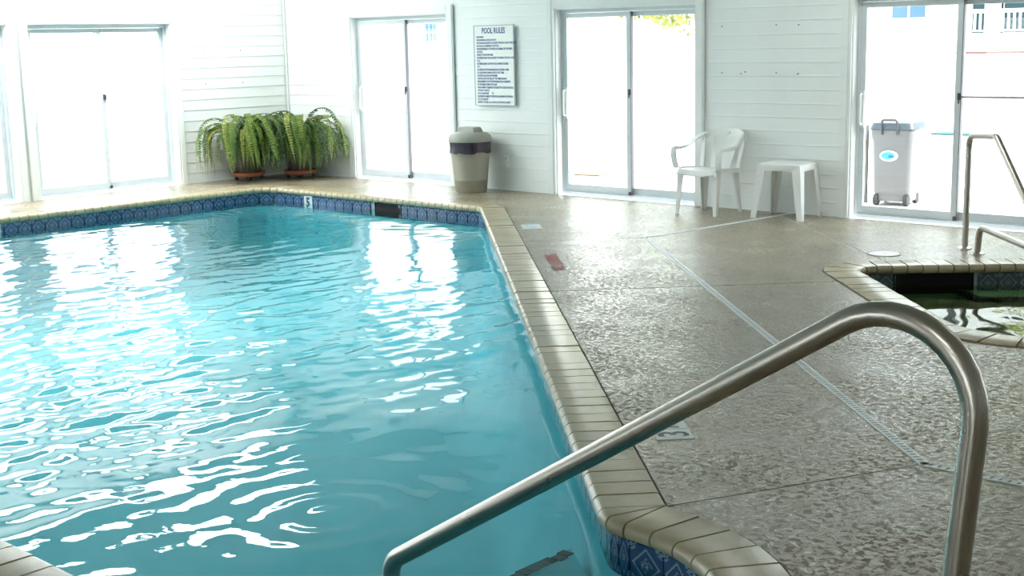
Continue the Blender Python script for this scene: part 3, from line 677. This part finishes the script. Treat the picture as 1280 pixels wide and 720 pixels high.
# ------------------------------------------------------------------ resin chair and side table
def resin_chair():
    c = thing('armchair', 'white resin armchair against the siding between the glass doors', 'chair', (-7.265, 10.67, 0))
    # local: faces -y; seat front at y -.22, back at +.2
    def leg(x0, y0, x1, y1, w0, w1, tx, ty):
        m = MB(); rings = []
        for k in range(6):
            t_ = k/5; x = x0+(x1-x0)*t_; y = y0+(y1-y0)*t_; w = w0+(w1-w0)*t_; z = .43*(t_); th = .008
            rings.append([(x, y, z), (x+tx*w, y, z), (x+tx*w, y+ty*th, z), (x+tx*th, y+ty*th, z), (x+tx*th, y+ty*w, z), (x, y+ty*w, z)])
        m.loft(rings); return m
    for sx in (-1, 1):
        leg(sx*.235, -.225, sx*.225, -.20, .035, .075, -sx, 1).build('leg', m_resin, c)
        leg(sx*.225, .235, sx*.20, .20, .035, .075, -sx, -1).build('leg', m_resin, c)
    # seat: dished sheet with a turned-down front lip
    def sheet(name, f, nu, nv, th, nrm):
        m = MB(); top = [[Vector(f(i/nu, j/nv)) for i in range(nu+1)] for j in range(nv+1)]; n = Vector(nrm)*th; vs = [p for r in top for p in r]+[p-n for r in top for p in r]; K = (nu+1)*(nv+1); fs = []
        for j in range(nv):
            for i in range(nu):
                a = j*(nu+1)+i; q = (a, a+1, a+nu+2, a+nu+1); fs += [q, tuple(x+K for x in reversed(q))]
        ed = [j*(nu+1) for j in range(nv+1)]; ring = list(range(nu+1))+[j*(nu+1)+nu for j in range(1, nv+1)]+[nv*(nu+1)+i for i in range(nu-1, -1, -1)]+[j*(nu+1) for j in range(nv-1, 0, -1)]
        for i in range(len(ring)): a, b = ring[i], ring[(i+1) % len(ring)]; fs.append((a, b, b+K, a+K))
        return m.add(vs, fs).build(name, m_resin, c, True)
    def seat(u, v):
        y = -.235+.44*v; hw_ = .235-.03*v; x = (2*u-1)*hw_; z = .445-.018*(1-(2*u-1)**2)-.02*v
        if v < .12: z -= .045*(1-v/.12)**2
        if abs(2*u-1) > .9: z += .004-.03*(abs(2*u-1)-.9)*10
        return (x, y, z)
    sheet('seat', seat, 16, 12, .012, (0, 0, 1))
    # back: three panels (outer frame + splat) with slots between
    def bk(h, x):                                        # h 0..1 up the back
        return Vector((x, .195+.135*h+.02*h*h-.10*(x/.26)**2*(.35+.65*h), .42+.37*h))
    def strip(xa, xb, h0, h1, n=10):
        m = MB(); rings = []
        for k in range(n+1):
            h = h0+(h1-h0)*k/n; a, b = xa(h), xb(h); mid = (a+b)/2; ps = [bk(h, a), bk(h, mid), bk(h, b)]; d = Vector((0, .013, 0)); rings.append([ps[0], ps[1], ps[2], ps[2]+d, ps[1]+d, ps[0]+d])
        m.loft(rings); return m
    m = strip(lambda h: -.115-.035*h, lambda h: .115+.035*h, 0, .82); m.build('back_splat', m_resin, c, True)
    m = MB(); rings = []
    for k in range(15):
        x = -.235+.47*k/14; e = 1-(abs(x)/.235)**4; zt = .84+.165*e; zb = .79 if abs(x) < .2 else .79-.14*(abs(x)-.2)/.035
        rings.append([bk(zb, x), bk((zb+zt)/2, x)+Vector((0, -.006, 0)), bk(zt, x), bk(zt, x)+Vector((0, .03, -.012)), bk((zb+zt)/2, x)+Vector((0, .014, 0)), bk(zb, x)+Vector((0, .014, 0))])
    m.loft(rings).build('back_crest', m_resin, c, True)
    MB().lathe([(.0, 0), (.012, 0), (.012, .004), (0, .004)], 12, cap=False).build('grip_hole', m_trim, c, loc=tuple(bk(.9, 0.02)+Vector((0, -.012, 0))), rot=(PI/2, 0, 0))
    for sx in (-1, 1):
        p = [bk(.88, sx*.225), Vector((sx*.262, .14, .705)), Vector((sx*.275, .03, .652)), Vector((sx*.275, -.10, .640)), Vector((sx*.268, -.195, .640))]
        path = spline(p, 5); m = MB(); rings = []
        for q in path:
            w = .05 if q.y < .1 else .042; rings.append([q+Vector((-sx*w*.9, 0, .006)), q+Vector((0, 0, .012)), q+Vector((sx*.012, 0, .0)), q+Vector((sx*.010, 0, -.032)), q+Vector((0, 0, -.004)), q+Vector((-sx*w*.9, 0, -.006))])
        m.loft(rings).build('armrest', m_resin, c, True)
        p = spline([(sx*.262, -.205, .642), (sx*.262, -.222, .60), (sx*.255, -.218, .52), (sx*.24, -.205, .44)], 4)
        m = MB(); m.loft([[(q.x-.017, q.y-.02, q.z), (q.x+.017, q.y-.02, q.z), (q.x+.017, q.y+.028, q.z), (q.x-.017, q.y+.028, q.z)] for q in p]); m.build('arm_support', m_resin, c, True)
        p = spline([(sx*.23, -.16, .44), (sx*.245, -.05, .435), (sx*.235, .1, .425), (sx*.215, .20, .42)], 4)
        MB().loft([[(q.x-.008, q.y, q.z-.035), (q.x+.008, q.y, q.z-.035), (q.x+.010, q.y, q.z+.01), (q.x-.010, q.y, q.z+.01)] for q in p]).build('side_rail', m_resin, c, True)
        p = [bk(h, sx*(.205+.03*h)) for h in (0, .2, .4, .6, .8, .9)]
        MB().loft([[q+Vector((-.02, 0, 0)), q+Vector((.02, 0, 0)), q+Vector((.02, .014, 0)), q+Vector((-.02, .014, 0))] for q in p]).build('back_post', m_resin, c, True)
    return c
resin_chair()
def resin_table():
    t = thing('side_table', 'white resin side table beside the armchair', 'table', (-6.49, 10.81, 0), .06)
    def ring(hs, z, n=9, pw=5):
        out = []
        for i in range(4*n):
            a = 2*PI*i/(4*n); c, s = math.cos(a), math.sin(a); r = (abs(c)**pw+abs(s)**pw)**(-1/pw); out.append((hs*r*c, hs*r*s*.84, z))
        return out
    MB().loft([ring(.214, .445), ring(.220, .445), ring(.228, .493), ring(.226, .505), ring(.212, .511), ring(.18, .508)]).build('tabletop', m_resin, t, True)
    for sx in (-1, 1):
        for sy in (-1, 1):
            rings = []
            for k in range(6):
                q = k/5; x = sx*(.264-.046*q); y = sy*(.213-.036*q); w = .050+.038*q; th = .012; z = .497*q
                rings.append([(x, y, z), (x-sx*w, y, z), (x-sx*w, y-sy*th, z), (x-sx*th, y-sy*th, z), (x-sx*th, y-sy*w, z), (x, y-sy*w, z)])
            MB().loft(rings).build('leg', m_resin, t)
resin_table()

# ------------------------------------------------------------------ potted ferns
m_frond = mat('fern_green', (.085, .20, .028), .5)
def frond_look(m):
    t, b = nt(m); oi = N(t, 'ShaderNodeObjectInfo'); r = ramp(t, oi.outputs['Random'], [(0, (.022, .058, .006)), (.5, (.060, .125, .010)), (.85, (.13, .205, .018)), (1, (.30, .30, .06))]); t.links.new(r.outputs[0], b.inputs['Base Color'])
frond_look(m_frond)
def frond_mesh(L, rise, droop, width, seed):
    """arching frond in the local xz plane: a rachis with paired leaflets"""
    r = random.Random(seed); m = MB(); n = 40; p = Vector((0, 0, 0)); a = rise; pts = [p.copy()]
    for k in range(n):
        p = p+Vector((math.cos(a), 0, math.sin(a)))*(L/n); pts.append(p.copy()); t_ = k/n
        a = max(a-droop/n*(.5+1.6*t_ if t_ < .6 else 1.46), -PI/2+.06)
    m.tube(pts[::2], [.004*(1-.7*i/len(pts[::2])) for i in range(len(pts[::2]))], 3, False)
    for k in range(2, n+1):
        t_ = k/n; w = width*math.sin(PI*min(1, .12+t_*.92))**.7*(1 if t_ < .85 else 1.0); d = (pts[k]-pts[k-1]).normalized(); nn = Vector((-d.z, 0, d.x))
        for s in (-1, 1):
            sd = Vector((0, s, 0)); lw = L/n*.40; tip = pts[k]+sd*w*r.uniform(.75, 1.1)+d*w*.35-nn*(w*r.uniform(.1, .5))+Vector((0, 0, r.uniform(-.012, .006))); mid = pts[k]+sd*w*.5+d*w*.08
            m.add([pts[k]-d*lw*.4, mid-d*lw, tip, mid+d*lw, pts[k]+d*lw*.4], [(0, 1, 2), (0, 2, 4), (4, 2, 3)])
    me = m.mesh('frond'); me.materials.append(m_frond); return me
fr_long = [frond_mesh(1.12, 1.3, 4.4, .048, 1), frond_mesh(1.0, 1.1, 3.8, .05, 2), frond_mesh(1.22, 1.4, 4.2, .045, 3), frond_mesh(.95, .9, 3.2, .05, 4), frond_mesh(1.2, 1.1, 3.3, .046, 9)]
fr_mid = [frond_mesh(.58, 1.25, 2.7, .05, 5), frond_mesh(.5, 1.0, 2.2, .052, 6)]
fr_up = [frond_mesh(.40, 1.45, 1.2, .04, 7), frond_mesh(.46, 1.3, 1.7, .045, 8)]
m_pot = grain(mat('dark_plum_brown_pot', (.055, .035, .04), .5), 8, .2); m_tray = grain(mat('terracotta_orange_tray', (.36, .10, .035), .6), 10, .15)
def fern(label, c, seed, bias):
    r = random.Random(seed); t = thing('potted_fern', label, 'plant', (c[0], c[1], 0), group=None)
    MB().lathe([(.0, .105), (.16, .105), (.165, .115), (.195, .42), (.205, .425), (.205, .455), (.19, .455), (.185, .43), (.0, .425)], 28, cap=False).build('pot', m_pot, t, True)
    tr = MB(); tr.lathe([(.0, .055), (.18, .055), (.20, .065), (.21, .105), (.198, .105), (.19, .075), (.0, .07)], 28, cap=False).build('tray', m_tray, t, True, label='terracotta orange tray under the pot')
    MB().lathe([(.15, .045), (.185, .045), (.185, .056), (.15, .056)], 28, cap=False).build('dolly', m_dark, t)
    for k in range(4):
        a = PI/4+k*PI/2+.3; MB().lathe([(.0, -.012), (.024, -.012), (.024, .012), (.0, .012)], 12, cap=False).build('caster', m_black, t, False, loc=(.155*math.cos(a), .155*math.sin(a), .026), rot=(PI/2, 0, a))
    MB().lathe([(.0, .44), (.185, .44), (.0, .45)], 20, cap=False).build('soil', mat('dark_soil', (.03, .022, .015), .9), t)
    def put(me, a, s, tilt=0, z=.44, rad=.05):
        o = link('frond', me, None, t, loc=(rad*math.cos(a), rad*math.sin(a), z), rot=(r.uniform(-.22, .22), tilt+r.uniform(-.12, .12), a+r.uniform(-.1, .1)))
        for _ in range(8):
            M_ = Matrix.LocRotScale(o.location, o.rotation_euler, (s, s, s)); P = [M_ @ v.co for v in me.vertices]
            if min(p.x for p in P)+c[0] > WX+.012 and max(p.y for p in P)+c[1] < WY-.03 and min(p.z for p in P) > .012: break
            s *= .88
        o.scale = (s, s, s)
    for k in range(165):
        a = r.uniform(0, 2*PI); d = Vector((math.cos(a), math.sin(a))); room = 9
        if d.x < -.05: room = min(room, (c[0]-WX-.04)/-d.x)
        if d.y > .05: room = min(room, (WY-.04-c[1])/d.y)
        if room < .42: me = r.choice(fr_up); s = r.uniform(.7, 1.0)*min(1, room/.30)
        else: me = r.choice(fr_long if r.random() < .8 else fr_mid); s = r.uniform(.82, 1.16)*(1 if room > .6 else .8)
        put(me, a, s, rad=r.uniform(.02, .13), z=.44+r.uniform(-.02, .04))
    for k in range(36): put(r.choice(fr_up), r.uniform(-PI, PI), r.uniform(.8, 1.25), -r.uniform(0, .3), rad=.05)
fern('potted fern left of the two in the corner, in a plum pot on a tray', (-13.93, 10.16), 4, 0)
fern('potted fern right of the two in the corner, nearest the glass door', (-13.56, 10.70), 11, 0)

# ------------------------------------------------------------------ outside the glass
m_patio = grain(mat('pale_concrete_patio', (.62, .60, .57), .8), 1.5, .06)
gr = MB().box(-60, 40, WY+.21, 70, -.1, -.02).build('patio', m_patio); tag(gr, 'sunlit pale concrete patio outside the long wall', kind='structure')
gr2 = MB().box(-60, WX-.21, -40, WY+.21, -.1, -.02).build('patio', m_patio); tag(gr2, 'sunlit pale concrete outside the left wall', kind='structure')
gr3 = MB().box(WX-.21, 40, -40, YN-.21, -.1, -.02).build('patio', m_patio); tag(gr3, 'pale concrete behind the camera wall', kind='structure')
m_house = grain(mat('white_house_wall', (.78, .77, .74), .7), 2, .04); m_pane = mat('blue_reflecting_pane', (.06, .13, .24), .2); m_rail = mat('white_railing', (.75, .74, .74), .5); m_teal = mat('teal_glass_door', (.015, .04, .05), .4, 0, .2)
# cart outside door 3
ct = thing('wheeled_bin', 'grey wheeled bin with blue-grey lid outside the glass door', 'bin', (-6.17, 12.36, -.02), .16)
m_cart = grain(mat('light_grey_cart', (.145, .14, .145), .45), 4, .05); m_clid = mat('slate_blue_lid', (.035, .05, .066), .4)
def rr(hx_, hy_, r, z, n=5):
    o = []
    for sx, sy, a0 in ((1, 1, 0), (-1, 1, PI/2), (-1, -1, PI), (1, -1, 3*PI/2)):
        for k in range(n): a = a0+PI/2*k/(n-1); o.append((sx*(hx_-r)+r*math.cos(a), sy*(hy_-r)+r*math.sin(a), z))
    return o
MB().loft([rr(.17, .16, .05, .10), rr(.182, .18, .05, .14), rr(.20, .205, .06, .64), rr(.205, .21, .06, .65), rr(.215, .22, .06, .70), rr(.215, .22, .06, .75)]).build('body', m_cart, ct, True)
MB().box(-.17, .17, -.16, .16, .045, .11).build('axle_box', m_cart, ct)
for sx in (-1, 1):
    for sy in (-1, 1): MB().lathe([(.0, -.022), (.055, -.022), (.06, 0), (.055, .022), (.0, .022)], 18, cap=False).build('wheel', m_black, ct, True, loc=(sx*.15, sy*.15, .06), rot=(0, PI/2, 0))
lidm = MB().loft([rr(.22, .225, .06, .75), rr(.225, .23, .06, .765), rr(.21, .205, .07, .82), rr(.15, .14, .07, .845)]).build('lid', m_clid, ct, True, label='slate blue lid')
MB().tube(fillet([(-.085, -.235, .71), (-.085, -.247, .855), (.065, -.247, .855), (.065, -.235, .71)], .025), .011, 8).build('lid_handle', m_dark, ct, True)
lb = MB().loft([[(.09*math.cos(2*PI*i/20)-.02, y_, .50+.055*math.sin(2*PI*i/20)) for i in range(20)] for y_ in (-.212, -.19)]).build('label', mat('pale_label', (.60, .70, .74), .4), ct)
MB().loft([[(.066*math.cos(2*PI*i/18)-.026, y_, .502+.036*math.sin(2*PI*i/18)) for i in range(18)] for y_ in (-.2135, -.212)]).build('emblem', mat('sky_blue_emblem', (.04, .36, .60), .4), lb)
MB().loft([[(.03*math.cos(2*PI*i/12)+.002, y_, .495+.014*math.sin(2*PI*i/12)) for i in range(12)] for y_ in (-.2145, -.2135)]).build('emblem', mat('dark_blue_emblem', (.02, .10, .28), .4), lb)
ho = thing('standpipe', 'white pipe with a brass tap outside, behind the wheeled bin', 'pipe', (-6.49, 12.33, -.02))
MB().tube([(0, 0, 0), (0, 0, .78)], .022, 10).build('pipe', mat('shaded_white_pipe', (.15, .15, .14), .5), ho, True)  # grey holds the bin's shade on a white pipe
MB().tube([(0, 0, .60), (0, -.07, .60), (0, -.10, .575)], .016, 8).build('tap', mat('brass', (.45, .33, .12), .35, 1), ho, True)
bx = thing('patio_planter', 'small tan planter box on the patio behind the second glass door', 'planter', (-10.66, 13.05, -.02), .2)
MB().loft([rr(.17, .14, .02, 0), rr(.19, .16, .02, .24), rr(.17, .14, .02, .24), rr(.165, .135, .02, .20)]).build('box', grain(mat('tan_planter', (.55, .40, .27), .7), 8, .1), bx)
MB().box(-.18, .18, -.15, .15, -.001, .012).build('base', m_dark, bx)
fp = MB().box(-9.9, -9.0, 21.0, 21.4, -.02, .01); fp.build('pool_edge_strip', mat('teal_edge', (.008, .075, .075), .5)); tag(COL.objects[-1], 'thin teal strip on the far side of the patio', 'strip')
# neighbouring house with raised terrace
hs = thing('neighbour_house', 'white house with a railed terrace seen through the third glass door', 'building', (-12, 28.5, 0))
def hb(m, nm, x0, x1, y0, y1, z0, z1, par=None, **k):
    o = MB().box(x0, x1, y0, y1, z0, z1).build(nm, m); keep(o, hs)
    return tag(o, **k)
hb(m_house, 'wall', -30, -2, 29.5, 36, -.02, 8)
hb(m_house, 'terrace_slab', -12.62, -4, 27.9, 29.5, 1.18, 1.58); hb(m_house, 'terrace_base', -12.4, -4, 28.3, 29.5, -.02, 1.18)
hb(mat('pink_edge', (.16, .075, .065), .6), 'slab_edge', -12.64, -4, 27.86, 27.9, 1.17, 1.22)
hb(m_rail, 'handrail', -12.55, -4, 27.94, 28.0, 2.02, 2.10); hb(m_rail, 'bottom_rail', -12.55, -4, 27.94, 28.0, 1.63, 1.67)
bme = MB().box(-.022, .022, -.015, .015, 1.66, 2.03).mesh('baluster'); bme.materials.append(m_rail)
for i in range(70): keep(link('baluster', bme, None, None, loc=(-12.53+i*.122, 27.97, 0)), hs)
def house_window(x0, x1, z0, z1, m, y=29.5, cols=1):
    f = MB().box(x0-.06, x1+.06, y-.05, y+.02, z0-.06, z0).box(x0-.06, x1+.06, y-.05, y+.02, z1, z1+.06).box(x0-.06, x0, y-.05, y+.02, z0, z1).box(x1, x1+.06, y-.05, y+.02, z0, z1)
    for k in range(1, cols): xx = x0+(x1-x0)*k/cols; f.box(xx-.025, xx+.025, y-.05, y+.02, z0, z1)
    f = keep(f.build('window', m_rail), hs); p = MB().box(x0, x1, y-.03, y-.02, z0, z1).build('pane', m); p.parent = f; p.matrix_parent_inverse = Matrix.Translation(hs.location).inverted() if False else Matrix(); return f
house_window(-14.95, -14.12, 1.98, 3.4, m_pane, cols=2)
house_window(-13.0, -12.72, 1.6, 3.7, m_teal); house_window(-12.62, -12.35, 1.6, 3.7, mat('mint_curtain_glass', (.25, .40, .38), .1)); house_window(-12.28, -11.2, 1.6, 3.7, m_teal, cols=2); house_window(-10.2, -8.8, 1.6, 3.7, m_teal, cols=2)
h2 = thing('far_cottage', 'white cottage wall with a slatted window seen through the door by the ferns', 'building', (-24, 21.5, 0))
keep(MB().box(-32, -21.2, 22.0, 28, -.02, 6).build('wall', m_house), h2)
def cot(x0, x1, z0, z1):
    for i in range(3):
        for k in range(2):
            a = x0+(x1-x0)*i/3; b = a+(x1-x0)/3-.05; z_ = z0+(z1-z0)*k/2; keep(MB().box(a, b, 21.96, 22.0, z_, z_+(z1-z0)/2-.03).build('window', m_pane), h2)
cot(-22.95, -22.55, 1.68, 2.12)
# trees and shrubs beyond the patio
m_leaf = grain(mat('sunlit_leaf', (.27, .30, .04), .5), .7, .5, coord='Object'); m_bark = grain(mat('bark', (.12, .085, .06), .9), 6, .3)
def tree(name, label, x, y, trunk, crown_r, crown_z, n, seed, cat='tree', group=None, leaf=.10, off=(0, 0)):
    r = np.random.default_rng(seed); t = thing(name, label, cat, (x, y, -.02), group=group)
    MB().tube(spline([(0, 0, 0), (.06, .03, trunk*.5), (0, 0, trunk), (.1+off[0], off[1], crown_z)], 4), [.14*(1-.5*i/12) for i in range(13)], 9).build('trunk', m_bark, t, True)
    for k in range(4):
        a = k*1.6+seed; MB().tube(spline([(0, 0, trunk*.9), (off[0]+.4*crown_r*math.cos(a), off[1]+.4*crown_r*math.sin(a), crown_z), (off[0]+.75*crown_r*math.cos(a), off[1]+.75*crown_r*math.sin(a), crown_z+.2*crown_r)], 3), .05, 6).build('branch', m_bark, t, True)
    m = MB(); d = r.normal(size=(n, 3)); d /= np.linalg.norm(d, axis=1)[:, None]; rad = crown_r*r.uniform(.35, 1, n)**.6; lump = 1+.22*np.sin(d[:, 0]*5+seed)*np.cos(d[:, 2]*4+seed*2)
    P = d*(rad*lump)[:, None]*np.array([1, 1, .8])+np.array([off[0], off[1], crown_z]); A = r.normal(size=(n, 3)); B = r.normal(size=(n, 3))
    for p, a, b in zip(P, A, B):
        a = a/np.linalg.norm(a)*leaf; b = b/np.linalg.norm(b)*leaf*.5; m.add([p-a, p+b, p+a, p-b], [(0, 1, 2, 3)])
    tag(m.build('foliage', m_leaf, t), kind='stuff')
tree('broadleaf_tree', 'yellow-green tree seen at the top of the second glass door', -15.85, 23.7, 1.9, 1.45, 2.95, 2600, 3, off=(-.75, -.6))
tree('broadleaf_tree', 'green tree beside the terrace beyond the third glass door', -2.6, 22.5, 2.4, 2.6, 4.6, 3200, 5)
tree('broadleaf_tree', 'green tree behind the patio, beyond the spa', 4.2, 20.5, 2.0, 2.4, 4.0, 3000, 8)
tree('broadleaf_tree', 'tall green tree beyond the terrace railing', -8.9, 25.8, 2.6, 2.5, 5.0, 4200, 12)

print('objects', len(bpy.data.objects))
